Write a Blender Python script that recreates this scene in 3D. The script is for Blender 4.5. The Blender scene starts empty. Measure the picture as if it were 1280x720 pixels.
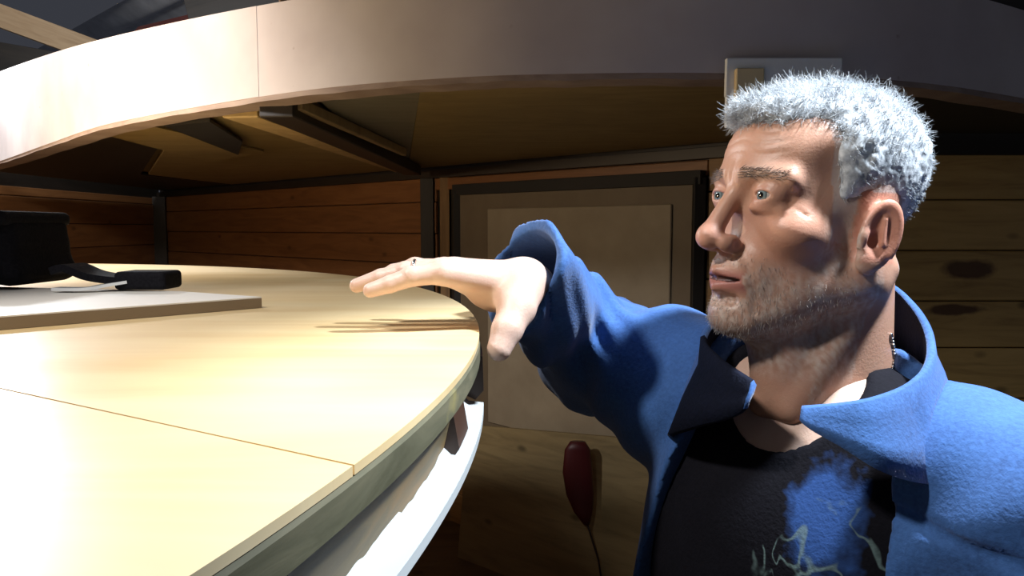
import bpy, bmesh, math, random
import numpy as np
from mathutils import Vector, Matrix, noise
random.seed(4); rng = np.random.default_rng(4)
S = bpy.context.scene; C = S.collection
PI = math.pi

# ---------------------------------------------------------------- camera
FPX, PITCH, CZ = 900.0, math.atan(75/900), 1.6
cd = bpy.data.cameras.new('camera'); cam = bpy.data.objects.new('camera', cd); C.objects.link(cam)
cd.sensor_width = 36; cd.lens = 36*FPX/1280; cd.clip_start = .01
cam.location = (0, 0, CZ); cam.rotation_euler = (PI/2-PITCH, 0, 0)
S.camera = cam

def P(px, py, Y):
    """a point at distance Y in front of the viewpoint, seen at photo pixel px, py"""
    x = (px-640)/FPX; y = (360-py)/FPX
    d = (x, math.cos(PITCH)+y*math.sin(PITCH), -math.sin(PITCH)+y*math.cos(PITCH))
    k = Y/d[1]
    return Vector((d[0]*k, Y, CZ+d[2]*k))
def PZ(px, py, z):
    x = (px-640)/FPX; y = (360-py)/FPX
    d = (x, math.cos(PITCH)+y*math.sin(PITCH), -math.sin(PITCH)+y*math.cos(PITCH))
    k = (z-CZ)/d[2]
    return Vector((d[0]*k, d[1]*k, z))

# ---------------------------------------------------------------- world, lights, exposure
w = bpy.data.worlds.new('world'); S.world = w; w.use_nodes = True
w.node_tree.nodes['Background'].inputs[0].default_value = (.75, .8, 1, 1)
w.node_tree.nodes['Background'].inputs[1].default_value = .05
S.view_settings.view_transform = 'Standard'; S.view_settings.look = 'None'
S.view_settings.gamma = 1; S.view_settings.exposure = 0
def lamp(name, loc, aim, power, size, color, cone=None, blend=.4):
    l = bpy.data.lights.new(name, 'SPOT' if cone else 'POINT'); l.energy = power; l.color = color
    l.shadow_soft_size = size
    if cone: l.spot_size = math.radians(cone); l.spot_blend = blend
    o = bpy.data.objects.new(name, l); C.objects.link(o); o.location = loc
    if aim is not None: o.rotation_euler = (Vector(aim)-Vector(loc)).to_track_quat('-Z', 'Y').to_euler()
    return o
lamp('work_light', (-1.30, .95, 2.2), (-1.52, 1.85, 1.75), 125, .06, (1, .94, .91), 146, 1)
lamp('wall_fill', (-1.95, 1.65, 1.80), None, 45, .05, (1, .78, .52))  # unseen fill added to brighten the dim walls and deck underside
lamp('face_fill', (-.60, .30, 2.35), (-.12, .55, 1.5), 40, .05, (1, .94, .88), 88, .6)  # unseen fill spot added for the man's face and the near table
lamp('flood_light', (.70, .50, 2.55), (.36, .56, 1.5), 215, .05, (.84, .92, 1), 54, .5)
lamp('roof_fill', (-2.3, 3.0, 2.7), None, 130, .1, (.9, .95, 1))  # unseen fill added to lift the dark roof

# ---------------------------------------------------------------- materials
def mat(name, color, rough=.6, metal=0, coat=0, sheen=0, spec=.5, sss=0):
    m = bpy.data.materials.new(name); m.use_nodes = True
    b = m.node_tree.nodes['Principled BSDF']
    b.inputs['Base Color'].default_value = (*color, 1); b.inputs['Roughness'].default_value = rough
    b.inputs['Metallic'].default_value = metal; b.inputs['Coat Weight'].default_value = coat
    b.inputs['Sheen Weight'].default_value = sheen; b.inputs['Specular IOR Level'].default_value = spec
    if sss:
        b.inputs['Subsurface Weight'].default_value = sss
        b.inputs['Subsurface Radius'].default_value = (.012, .005, .003); b.inputs['Subsurface Scale'].default_value = .6
    return m
class N:
    def __init__(s, m): s.t = m.node_tree; s.b = s.t.nodes['Principled BSDF']
    def n(s, k, **kw):
        x = s.t.nodes.new(k)
        for a, v in kw.items():
            if a.startswith('i_'): x.inputs[a[2:].replace('_', ' ')].default_value = v
            else: setattr(x, a, v)
        return x
    def l(s, a, b): s.t.links.new(a, b)
    def mapping(s, scale, rot=(0, 0, 0), coord='Object'):
        tc = s.n('ShaderNodeTexCoord'); mp = s.n('ShaderNodeMapping')
        mp.inputs['Scale'].default_value = scale; mp.inputs['Rotation'].default_value = rot
        s.l(tc.outputs[coord], mp.inputs[0]); return mp.outputs[0]
    def noise(s, vec, scale=5, detail=4, rough=.5, dist=0):
        x = s.n('ShaderNodeTexNoise'); x.inputs['Scale'].default_value = scale; x.inputs['Detail'].default_value = detail
        x.inputs['Roughness'].default_value = rough; x.inputs['Distortion'].default_value = dist
        if vec: s.l(vec, x.inputs['Vector'])
        return x.outputs['Fac']
    def ramp(s, fac, stops):
        r = s.n('ShaderNodeValToRGB'); e = r.color_ramp.elements
        e[0].position, e[0].color = stops[0][0], (*stops[0][1], 1)
        e[1].position, e[1].color = stops[-1][0], (*stops[-1][1], 1)
        for p, c in stops[1:-1]: q = e.new(p); q.color = (*c, 1)
        s.l(fac, r.inputs[0]); return r.outputs[0]
    def mix(s, fac, a, b, mode='MIX'):
        x = s.n('ShaderNodeMix', data_type='RGBA', blend_type=mode)
        for sock, v in ((x.inputs[0], fac), (x.inputs[6], a), (x.inputs[7], b)):
            if isinstance(v, (int, float)): sock.default_value = v
            elif isinstance(v, tuple): sock.default_value = (*v, 1)
            else: s.l(v, sock)
        return x.outputs[2]
    def bump(s, h, strength=.3, dist=.002):
        x = s.n('ShaderNodeBump'); x.inputs['Strength'].default_value = strength; x.inputs['Distance'].default_value = dist
        s.l(h, x.inputs['Height']); s.l(x.outputs[0], s.b.inputs['Normal'])
    def color(s, c): s.l(c, s.b.inputs['Base Color'])

def wood(name, dark, mid, light, scale=(1, 12, 12), rough=.6, knots=True, coat=0, seed=0):
    m = mat(name, mid, rough, coat=coat); n = N(m)
    v = n.mapping(scale)
    oi = n.n('ShaderNodeObjectInfo'); ad = n.n('ShaderNodeVectorMath', operation='ADD'); sc = n.n('ShaderNodeVectorMath', operation='SCALE')
    cb = n.n('ShaderNodeCombineXYZ')
    for i in range(3): n.l(oi.outputs['Random'], cb.inputs[i])
    n.l(cb.outputs[0], sc.inputs[0]); sc.inputs['Scale'].default_value = 37
    n.l(v, ad.inputs[0]); n.l(sc.outputs[0], ad.inputs[1]); v = ad.outputs[0]
    g = n.noise(v, 2.2, 5, .6, 1.2)
    c = n.ramp(g, [(.3, dark), (.5, mid), (.72, light)])
    if knots:
        k = n.n('ShaderNodeTexVoronoi', feature='F1'); k.inputs['Scale'].default_value = 1.3
        sc2 = n.n('ShaderNodeVectorMath', operation='MULTIPLY'); sc2.inputs[1].default_value = (2.2, .45, .45)
        n.l(v, sc2.inputs[0]); n.l(sc2.outputs[0], k.inputs['Vector'])
        kr = n.ramp(k.outputs['Distance'], [(.04, (1, 1, 1)), (.10, (0, 0, 0))])
        c = n.mix(kr, c, tuple(x*.25 for x in dark))
    # board to board tone
    c = n.mix(.35, c, n.ramp(oi.outputs['Random'], [(0, tuple(x*.8 for x in mid)), (1, tuple(min(1, x*1.15) for x in light))]))
    n.color(c); n.bump(g, .25, .002)
    return m
M = {}
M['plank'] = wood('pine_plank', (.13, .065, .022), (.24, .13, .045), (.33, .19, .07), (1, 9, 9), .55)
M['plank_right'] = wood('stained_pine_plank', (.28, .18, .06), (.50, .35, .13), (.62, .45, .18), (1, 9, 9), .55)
M['plank_red'] = wood('aged_red_plank', (.13, .05, .018), (.21, .088, .03), (.29, .13, .045), (1, 9, 9), .5)
M['ceil_ply'] = wood('ceiling_plywood', (.21, .15, .055), (.30, .215, .08), (.38, .275, .11), (2, 6, 6), .6, False)
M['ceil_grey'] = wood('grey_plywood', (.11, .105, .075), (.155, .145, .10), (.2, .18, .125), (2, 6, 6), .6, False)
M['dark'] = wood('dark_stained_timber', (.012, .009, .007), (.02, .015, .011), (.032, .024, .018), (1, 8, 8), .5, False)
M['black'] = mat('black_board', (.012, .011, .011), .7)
M['batten'] = wood('rough_batten', (.3, .19, .1), (.42, .29, .17), (.5, .36, .22), (1, 10, 10), .7, False)
M['floor'] = wood('floor_boards', (.08, .05, .025), (.13, .085, .045), (.18, .12, .06), (1, 6, 6), .6)
M['joist'] = wood('pale_joist', (.3, .2, .08), (.45, .31, .13), (.55, .4, .18), (6, 6, 1), .6, False)

def fascia_mat():
    m = mat('off_white_primer', (.62, .56, .55), .45); n = N(m)
    v = n.mapping((1, 1, 1)); a = n.noise(v, 3, 4, .5)
    c = n.ramp(a, [(.35, (.52, .455, .445)), (.65, (.66, .605, .59))])
    k = n.noise(v, 22, 2, .5); c = n.mix(n.ramp(k, [(.72, (0, 0, 0)), (.8, (1, 1, 1))]), c, (.33, .24, .21))
    n.color(c); n.bump(a, .1, .004); return m
M['fascia'] = fascia_mat()
M['lip'] = wood('laminated_edge', (.2, .14, .11), (.3, .22, .18), (.4, .31, .25), (3, 3, 12), .6, False)
def ply_top():
    m = mat('varnished_plywood', (.78, .6, .33), .32, spec=.5); n = N(m)
    v = n.mapping((1.0, 7, 1), (0, 0, .35)); g = n.noise(v, 1.6, 5, .55, 1.5)
    c = n.ramp(g, [(.25, (.66, .44, .19)), (.5, (.76, .56, .28)), (.75, (.82, .66, .37))])
    v2 = n.mapping((1, 1, 1)); b = n.noise(v2, 2.2, 3, .5)
    c = n.mix(n.ramp(b, [(.4, (0, 0, 0)), (.68, (.7, .7, .7))]), c, (.86, .74, .5))
    k = n.n('ShaderNodeTexVoronoi'); k.inputs['Scale'].default_value = 4; n.l(n.mapping((1, 2.2, 1), (0, 0, .35)), k.inputs['Vector'])
    c = n.mix(n.ramp(k.outputs['Distance'], [(.025, (.55, .55, .55)), (.05, (0, 0, 0))]), c, (.5, .42, .33))
    n.color(c)
    r = n.ramp(b, [(.3, (.26,)*3), (.7, (.45,)*3)]); n.l(r, n.b.inputs['Roughness'])
    n.bump(g, .08, .001); return m
M['ply'] = ply_top()
def side_mat(name, cols):
    m = mat(name, cols[1], .55); n = N(m)
    v = n.mapping((7, 7, 40)); a = n.noise(v, 1, 5, .6, .8)
    c = n.ramp(a, [(.3, cols[0]), (.5, cols[1]), (.68, cols[2])])
    b = n.noise(n.mapping((9, 9, 14)), 1, 3, .5)
    c = n.mix(n.ramp(b, [(.62, (0, 0, 0)), (.68, (.8, .8, .8))]), c, cols[3])
    n.color(c); n.bump(a, .3, .002); return m
M['rim'] = side_mat('plywood_edge', [(.07, .068, .038), (.12, .115, .07), (.17, .155, .095), (.32, .27, .09)])
M['side'] = side_mat('stained_plywood_side', [(.07, .055, .03), (.14, .10, .042), (.22, .125, .04), (.03, .026, .026)])
M['foam'] = mat('white_foam_strip', (.42, .45, .46), .7)
M['leather'] = mat('brown_leather', (.055, .025, .014), .45)
def panel_mat(name, a_, b_):
    m = mat(name, a_, .6); n = N(m); v = n.mapping((3, 3, 3)); a = n.noise(v, 1.5, 4, .6)
    n.color(n.ramp(a, [(.3, a_), (.7, b_)])); return m
M['panel_grey'] = panel_mat('grey_board', (.13, .10, .065), (.17, .135, .09))
M['panel_pale'] = panel_mat('pale_board', (.25, .21, .15), (.32, .275, .2))
M['metal_roof'] = panel_mat('corrugated_iron', (.42, .43, .46), (.62, .63, .66))
M['rust'] = panel_mat('rusty_sheet', (.22, .05, .045), (.3, .1, .08))
M['red'] = mat('dark_red_rubber', (.07, .006, .008), .45)
M['cord'] = mat('dark_cord', (.03, .015, .012), .6)
M['board_top'] = mat('white_faced_board', (.85, .83, .78), .45)
M['board_edge'] = mat('chipboard_edge', (.25, .19, .12), .8)
def fabric(name, c1, c2, rough=.85, sheen=.3, sc=260, lift=.01, spec=.5):
    m = mat(name, c1, rough, sheen=sheen, spec=spec); n = N(m); v = n.mapping((1, 1, 1))
    a = n.noise(v, sc, 3, .6); b = n.noise(v, 14, 3, .6)
    c = n.mix(n.ramp(b, [(.35, (0, 0, 0)), (.7, (1, 1, 1))]), c1, c2); c = n.mix(n.ramp(a, [(.3, (0, 0, 0)), (.8, (.5, .5, .5))]), c, tuple(min(1, x*1.6+lift) for x in c2))
    n.color(c); n.bump(a, .5, .0015); return m
M['fleece'] = fabric('blue_fleece', (.022, .08, .25), (.035, .12, .35), sheen=.15)
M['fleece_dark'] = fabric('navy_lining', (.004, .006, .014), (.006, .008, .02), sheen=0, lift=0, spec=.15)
M['shirt'] = fabric('black_cotton_chest_shade', (.005, .005, .008), (.007, .007, .011), sheen=0, lift=0, spec=.12)  # black undershirt; its colour also stands in for shade over the chest
M['bag'] = fabric('black_nylon', (.003, .003, .005), (.005, .005, .008), .8, 0); M['bag'].node_tree.nodes['Principled BSDF'].inputs['Specular IOR Level'].default_value = .12
M['bag_edge'] = mat('grey_edge_highlight', (.25, .26, .33), .6)  # grey colour stands in for the highlight along the flap edge
M['silver'] = mat('silver', (.9, .88, .84), .2, 1)
M['denim'] = fabric('dark_denim', (.02, .03, .06), (.03, .045, .08))
M['boot'] = mat('black_boot', (.015, .013, .012), .5)
M['plate'] = mat('painted_joint_plate', (.85, .87, .85), .6)
M['block'] = mat('bare_ply_block', (.75, .6, .33), .6)
M['debris'] = wood('splintered_ply', (.25, .12, .06), (.5, .33, .2), (.8, .65, .5), (20, 20, 20), .8, False)

# ---------------------------------------------------------------- mesh helpers
def link(name, me, m, parent=None, kind=None, smooth=False):
    o = bpy.data.objects.new(name, me); C.objects.link(o)
    if m is not None and not me.materials:
        for q in (m if isinstance(m, (list, tuple)) else [m]): me.materials.append(q)
    if parent: o.parent = parent
    if kind: o['kind'] = kind
    if smooth: me.polygons.foreach_set('use_smooth', [True]*len(me.polygons))
    return o
def mesh(name, V, F): me = bpy.data.meshes.new(name); me.from_pydata([tuple(v) for v in V], [], F); me.update(); return me
def empty(name, loc=(0, 0, 0)): o = bpy.data.objects.new(name, None); C.objects.link(o); o.location = loc; o.empty_display_size = .05; return o
def tag(o, label, cat, group=None):
    o['label'] = label; o['category'] = cat
    if group: o['group'] = group
    return o
def prism(name, poly, z0, z1, m, parent=None, kind=None, bevel=0, smooth=False):
    n = len(poly); V = [(p[0], p[1], z0) for p in poly]+[(p[0], p[1], z1) for p in poly]
    F = [tuple(range(n-1, -1, -1)), tuple(range(n, 2*n))]+[(i, (i+1) % n, n+(i+1) % n, n+i) for i in range(n)]
    me = mesh(name, V, F); bm = bmesh.new(); bm.from_mesh(me); bmesh.ops.recalc_face_normals(bm, faces=bm.faces)
    if bevel: bmesh.ops.bevel(bm, geom=[e for e in bm.edges if e.calc_face_angle(0) > .5], offset=bevel, segments=2, affect='EDGES', profile=.6)
    bm.to_mesh(me); bm.free(); return link(name, me, m, parent, kind, smooth)
def box(name, a, b, m, parent=None, kind=None, bevel=.002, up=None, w=.02, h=.02):
    """bar from a to b, w wide (sideways) h tall, centred on the line; origin at a with x along the bar"""
    a = Vector(a); b = Vector(b); d = b-a; L = d.length; x = d.normalized()
    u = Vector(up) if up else (Vector((0, 0, 1)) if abs(x.z) < .9 else Vector((0, 1, 0)))
    y = u.cross(x).normalized(); z = x.cross(y)
    bm = bmesh.new(); bmesh.ops.create_cube(bm, size=1)
    for v in bm.verts: v.co = Vector(((v.co.x+.5)*L, v.co.y*w, v.co.z*h))
    if bevel: bmesh.ops.bevel(bm, geom=bm.edges[:], offset=min(bevel, w*.3, h*.3), segments=1, affect='EDGES')
    me = bpy.data.meshes.new(name); bm.to_mesh(me); bm.free()
    o = link(name, me, m, parent, kind)
    o.matrix_world = Matrix.Translation(a) @ Matrix((x, y, z)).transposed().to_4x4()
    return o
def tube_mesh(pts, r, seg=8, closed=False):
    pts = [Vector(p) for p in pts]; n = len(pts); V = []; F = []
    rs = r if isinstance(r, (list, tuple)) else [r]*n
    prev = None
    for i, p in enumerate(pts):
        t = (pts[(i+1) % n]-pts[i-1]) if closed else (pts[min(i+1, n-1)]-pts[max(i-1, 0)])
        t.normalize()
        if prev is None: u = t.orthogonal().normalized()
        else: u = (prev-t*prev.dot(t)).normalized()
        prev = u; v = t.cross(u)
        for k in range(seg):
            a = 2*PI*k/seg; V.append(p+(u*math.cos(a)+v*math.sin(a))*rs[i])
    for i in range(n if closed else n-1):
        for k in range(seg):
            j = (i+1) % n; F.append((i*seg+k, i*seg+(k+1) % seg, j*seg+(k+1) % seg, j*seg+k))
    if not closed: F.append(tuple(range(seg-1, -1, -1))); F.append(tuple((n-1)*seg+k for k in range(seg)))
    return V, F
def tube(name, pts, r, m, parent=None, seg=8, closed=False):
    V, F = tube_mesh(pts, r, seg, closed); return link(name, mesh(name, V, F), m, parent, smooth=True)
def spline(pts, n, closed=False):
    """Catmull-Rom through pts, n samples"""
    pts = [np.array(p, float) for p in pts]; k = len(pts); out = []
    for s in np.linspace(0, k if closed else k-1, n, endpoint=not closed):
        i = int(min(math.floor(s), (k if closed else k-1)-1)); t = s-i
        g = (lambda j: pts[j % k]) if closed else (lambda j: pts[min(max(j, 0), k-1)])
        a, b, c, d = g(i-1), g(i), g(i+1), g(i+2)
        out.append(.5*((2*b)+(-a+c)*t+(2*a-5*b+4*c-d)*t*t+(-a+3*b-3*c+d)*t**3))
    return out

# ---------------------------------------------------------------- room shell
UZ = 1.9                                   # underside of the round deck overhead
W0 = Vector((1.03, 2.585)); WDIR = Vector((-1.087, 1.0)).normalized()      # slanting back wall starts at the corner behind the head
WEND = W0+WDIR*5.62
def wall_planks(parent, a, b, z0, z1, step, m, name='plank', normal=None, skip=None):
    """horizontal boards from a to b (xy), stacked upward, standing in front of the wall's own slab"""
    z = z0; i = 0
    while z < z1-1e-4:
        zt = min(z+step, z1); zc = (z+zt)/2
        off = normal*(.010+.0025*math.sin(i*2.3)) if normal else Vector((0, 0))
        o = box(name, (a.x+off.x, a.y+off.y, zc), (b.x+off.x, b.y+off.y, zc), m, parent, w=.018, h=(zt-z)-.004, bevel=.003)
        z = zt; i += 1
def wall_slab(name, a, b, z0, z1, normal, m):
    a3 = Vector((a.x, a.y, (z0+z1)/2))-normal.to_3d()*.03; b3 = Vector((b.x, b.y, (z0+z1)/2))-normal.to_3d()*.03
    return box(name, a3, b3, m, None, 'structure', w=.05, h=z1-z0, bevel=0)
def planks_on(wall, a, b, z0, z1, step, m, normal):
    # planks are children: world placement kept through the parent's inverse
    inv = wall.matrix_world.inverted(); z = z0; i = 0
    while z < z1-1e-4:
        zt = min(z+step, z1); zc = (z+zt)/2; off = normal*(.006+.003*math.sin(i*2.3))
        o = box('plank', (a.x+off.x, a.y+off.y, zc), (b.x+off.x, b.y+off.y, zc), m, None, w=.02, h=(zt-z)-.004, bevel=.004)
        o.parent = wall; o.matrix_parent_inverse = inv; z = zt; i += 1
bpy.context.view_layer.update()
NB = Vector((-WDIR.y, WDIR.x)); NB = NB if NB.y < 0 else -NB
NB.normalize()
back = wall_slab('wall_back', W0, WEND, 0, 2.5, NB, M['dark'])
right_end = Vector((4.2, 2.585)); NR = Vector((0, -1))
right = wall_slab('wall_right', W0, right_end, 0, 2.5, NR, M['dark'])
LEFT_A = WEND; LEFT_B = Vector((-3.10, -.9)); NL = Vector((1, 0))
left = wall_slab('wall_left', LEFT_A, LEFT_B, 0, 2.5, NL, M['dark'])
bpy.context.view_layer.update()
POST = .95+ .255    # distance parameter helper
def on_wall(px, z, wall='back', proud=0):
    """point of the back wall seen at photo column px, height z"""
    b = (px-640)/FPX
    # solve (W0+WDIR*t).x = b' * y ; pitch has a small effect that is ignored for walls
    t = (W0.x-b*W0.y)/(b*WDIR.y-WDIR.x)
    p = W0+WDIR*t+NB*proud
    return Vector((p.x, p.y, z))
def wp(px, z): p = on_wall(px, z); return Vector((p.x, p.y))
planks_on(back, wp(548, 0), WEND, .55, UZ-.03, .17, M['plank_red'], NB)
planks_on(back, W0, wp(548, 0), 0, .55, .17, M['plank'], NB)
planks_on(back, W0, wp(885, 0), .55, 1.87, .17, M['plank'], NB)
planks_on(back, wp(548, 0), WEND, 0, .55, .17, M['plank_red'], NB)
planks_on(back, wp(885, 0), wp(548, 0), 1.80, 1.865, .065, M['plank_red'], NB)
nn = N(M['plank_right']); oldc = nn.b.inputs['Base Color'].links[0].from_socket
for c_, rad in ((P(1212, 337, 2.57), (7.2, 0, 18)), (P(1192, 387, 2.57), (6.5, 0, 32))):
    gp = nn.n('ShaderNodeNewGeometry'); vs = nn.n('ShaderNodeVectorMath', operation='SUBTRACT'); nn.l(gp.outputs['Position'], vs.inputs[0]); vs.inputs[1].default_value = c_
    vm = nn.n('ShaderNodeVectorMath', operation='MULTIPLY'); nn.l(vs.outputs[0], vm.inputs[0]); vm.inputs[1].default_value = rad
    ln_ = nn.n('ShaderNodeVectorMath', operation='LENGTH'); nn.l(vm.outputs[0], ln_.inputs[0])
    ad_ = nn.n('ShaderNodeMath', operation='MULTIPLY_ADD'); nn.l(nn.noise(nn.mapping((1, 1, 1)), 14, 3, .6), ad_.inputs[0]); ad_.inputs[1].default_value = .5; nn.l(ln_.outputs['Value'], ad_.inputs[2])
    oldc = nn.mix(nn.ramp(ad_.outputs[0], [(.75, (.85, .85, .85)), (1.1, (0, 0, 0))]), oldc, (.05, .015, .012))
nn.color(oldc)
# right wall: seams measured in the photograph
seam_px = [190, 250, 313, 376, 434, 497]
zs = [P(1200, y, 2.585).z for y in seam_px]
inv = right.matrix_world.inverted()
z = zs[0]; hs = [zs[i]-zs[i+1] for i in range(5)]+[.17]*12
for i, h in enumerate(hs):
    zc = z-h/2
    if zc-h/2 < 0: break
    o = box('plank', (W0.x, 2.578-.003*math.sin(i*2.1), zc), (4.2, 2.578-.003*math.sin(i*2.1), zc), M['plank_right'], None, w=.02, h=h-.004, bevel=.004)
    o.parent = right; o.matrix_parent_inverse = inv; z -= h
planks_on(left, LEFT_B, LEFT_A, .1, 1.86, .17, M['plank_red'], NL)
def trim(name, a, b, m, w, h, **k): return box(name, a, b, m, None, 'structure', w=w, h=h, **k)
trim('trim_1', on_wall(1000, UZ-.012, proud=.02), (*(WEND+NB*.02), UZ-.012), M['dark'], .03, .045)
trim('trim_2', on_wall(541, 0, proud=.035), on_wall(541, UZ-.035, proud=.035), M['dark'], .07, .05)
trim('trim_3', (W0.x+.02, 2.55, UZ+.02), (4.2, 2.55, UZ+.02), M['black'], .04, .13)
trim('trim_4', (-3.10+.06, WEND.y-.08, 0), (-3.10+.06, WEND.y-.08, UZ-.03), M['dark'], .11, .16)
trim('trim_5', on_wall(560, 1.0, proud=.02)-Vector((0, 0, 1)), on_wall(560, UZ-.035, proud=.02), M['plank'], .05, .02)

# framed white door set in the back wall
d0, d1 = on_wall(575, 0, proud=.03), on_wall(882, 0, proud=.03)
zt, zb = 1.795, .545
door = empty('door_1', (d0+d1)/2+Vector((0, 0, zb))); door['kind'] = 'structure'
bpy.context.view_layer.update(); dinv = door.matrix_world.inverted()
def dpart(name, a, b, m, w, h, **k):
    o = box(name, a, b, m, None, w=w, h=h, **k); o.parent = door; o.matrix_parent_inverse = dinv; return o
Z = lambda p, z: Vector((p.x, p.y, z))
ux = (d1-d0).normalized()
dpart('door_frame', Z(d0, zt), Z(d1, zt), M['black'], .05, .055)
dpart('door_frame', Z(d0+ux*.02, zb), Z(d0+ux*.02, zt), M['black'], .045, .05)
dpart('door_frame', Z(d1-ux*.02, zb), Z(d1-ux*.02, zt), M['black'], .045, .05)
e0 = d0+ux*.04; e1 = d1-ux*.04; zc = (zt+zb)/2
dpart('door_leaf', Z(e0, zc), Z(e1, zc), M['panel_grey'], .02, zt-zb-.05)
f0, f1 = on_wall(618, 0, proud=.045), on_wall(846, 0, proud=.045)
dpart('door_panel', Z(f0, (1.695+.62)/2), Z(f1, (1.695+.62)/2), M['panel_pale'], .012, 1.695-.62, bevel=.004)
# plywood sheet that leans on the wall below the door
sh = [P(585, 531, 3.45), P(960, 563, 2.55), P(960, 563, 2.55)-Vector((0, 0, .45)), P(585, 531, 3.45)-Vector((0, 0, .45))]
sheet = empty('plywood_sheet', (sh[2]+sh[3])/2-Vector((0, 0, .0)))
tag(sheet, 'knotty pine plywood sheet leaning on the wall below the framed white door', 'plywood')
bpy.context.view_layer.update()
nrm = (sh[1]-sh[0]).cross(sh[3]-sh[0]).normalized()
lo = [Vector((q.x, q.y, 0))+Vector((-.05, -.06, 0)) for q in (sh[2], sh[3])]
L = (sh[1]-sh[0]).length; xa = (sh[1]-sh[0]).normalized(); pts = [sh[0], sh[1], lo[0], lo[1]]
V = pts+[p+nrm*.015 for p in pts]; F = [(3, 2, 1, 0), (4, 5, 6, 7), (0, 1, 5, 4), (1, 2, 6, 5), (2, 3, 7, 6), (3, 0, 4, 7)]
M['sheet'] = wood('sheet_pine', (.16, .12, .055), (.25, .19, .09), (.32, .25, .12), (1.2, 1.2, 9), .6)
o = link('panel', mesh('panel', [v-sheet.location for v in V], F), M['sheet'], sheet)
# dark red object hanging in front of the sheet
hp = [P(722, 552, 2.9), P(722, 562, 2.9), P(722, 590, 2.9), P(725, 618, 2.9), P(729, 640, 2.9), P(733, 655, 2.9)]
hw = [.032, .053, .062, .057, .039, .013]
V, F = [], []
for p, r in zip(hp, hw):
    for k in range(14): a = 2*PI*k/14; V.append((p.x+r*math.cos(a), p.y+.018*math.sin(a), p.z))
for i in range(5):
    for k in range(14): F.append((i*14+k, i*14+(k+1) % 14, (i+1)*14+(k+1) % 14, (i+1)*14+k))
F += [tuple(range(13, -1, -1)), tuple(5*14+k for k in range(14))]
hang = empty('hanging_paddle', hp[0]); tag(hang, 'dark red oblong rubber paddle hanging low in front of the pine sheet', 'paddle')
link('paddle_body', mesh('paddle_body', [Vector(v)-hp[0] for v in V], F), M['red'], hang, smooth=True)
tube('cord', [q-hp[0] for q in (P(731, 645, 2.9), P(738, 668, 2.9), P(748, 700, 2.9), P(757, 760, 2.9))], .004, M['cord'], hang)

# floor, roof
fl = prism('floor', [(-3.2, -2.5), (4.3, -2.5), (4.3, 7.2), (-3.2, 7.2)], -.05, 0, M['floor'], kind='structure')
# corrugated roof: ridges run from lower left to upper right in the photo
V, F = [], []; nx, ny = 500, 2
ra, rb, rc = Vector((-7, 9.2, 3.15)), Vector((1, .4, .35)), Vector((-.15, -1, .05))
for i in range(nx):
    for j in range(ny):
        u = i/(nx-1)*9; v = j*7
        V.append((-6.5+u*1.0-.5*v*.0+v*.95, 9.6-v*.9+u*.25, 3.75+.045*math.sin(u*2*PI/.42)-.02*v))
        
for i in range(nx-1): F.append((i*ny, (i+1)*ny, (i+1)*ny+1, i*ny+1))
ro = link('ceiling', mesh('ceiling', V, F), M['metal_roof'], kind='structure', smooth=True)
sm = ro.modifiers.new('s', 'SOLIDIFY'); sm.thickness = .003
trim('trim_6', P(-60, -2, 5.2), P(190, 90, 5.6), M['batten'], .06, .16)
trim('trim_7', P(-260, 60, 5.0), P(160, 128, 5.5), M['dark'], .05, .55)
bx = [P(150, 62, 6.0), P(270, 35, 6.0), P(262, 14, 6.3), P(172, 36, 6.3)]
me = mesh('rusty', [b for b in bx]+[b+Vector((0, .01, .02)) for b in bx], [(0, 1, 2, 3), (7, 6, 5, 4), (0, 4, 5, 1), (1, 5, 6, 2), (2, 6, 7, 3), (3, 7, 4, 0)])
link('trim_8', me, M['rust'], kind='structure')
trim('trim_9', P(240, 30, 5.0), P(620, -60, 5.0), M['dark'], .08, .3)

# ---------------------------------------------------------------- round deck overhead
low = [(-30, 211), (0, 203), (60, 182), (130, 159), (250, 136), (400, 114), (560, 101), (700, 96), (900, 95), (1110, 103), (1280, 126), (1500, 170)]
lowp = [PZ(x, y, UZ) for x, y in low]
tops = [106, 92, 70, 49.5, 22, -6, -40, -40, -40, -40, -40, -10]
hts = [P(x, ty, p.y).z-UZ for (x, y), ty, p in zip(low, tops, lowp)]
hts = [h if i < 6 else hts[5] for i, h in enumerate(hts)]
cur = spline([(p.x, p.y, h) for p, h in zip(lowp, hts)], 140)
deck = empty('round_deck', (.4, 3.0, UZ)); tag(deck, 'large round deck overhead with curved off-white fascia', 'platform')
dl = deck.location
n = len(cur); c2 = [np.array(c[:2]) for c in cur]
nrm2 = []
for i in range(n):
    t = c2[min(i+1, n-1)]-c2[max(i-1, 0)]; t /= np.linalg.norm(t); nrm2.append(np.array((-t[1], t[0])))   # inward (away from camera)
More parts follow.
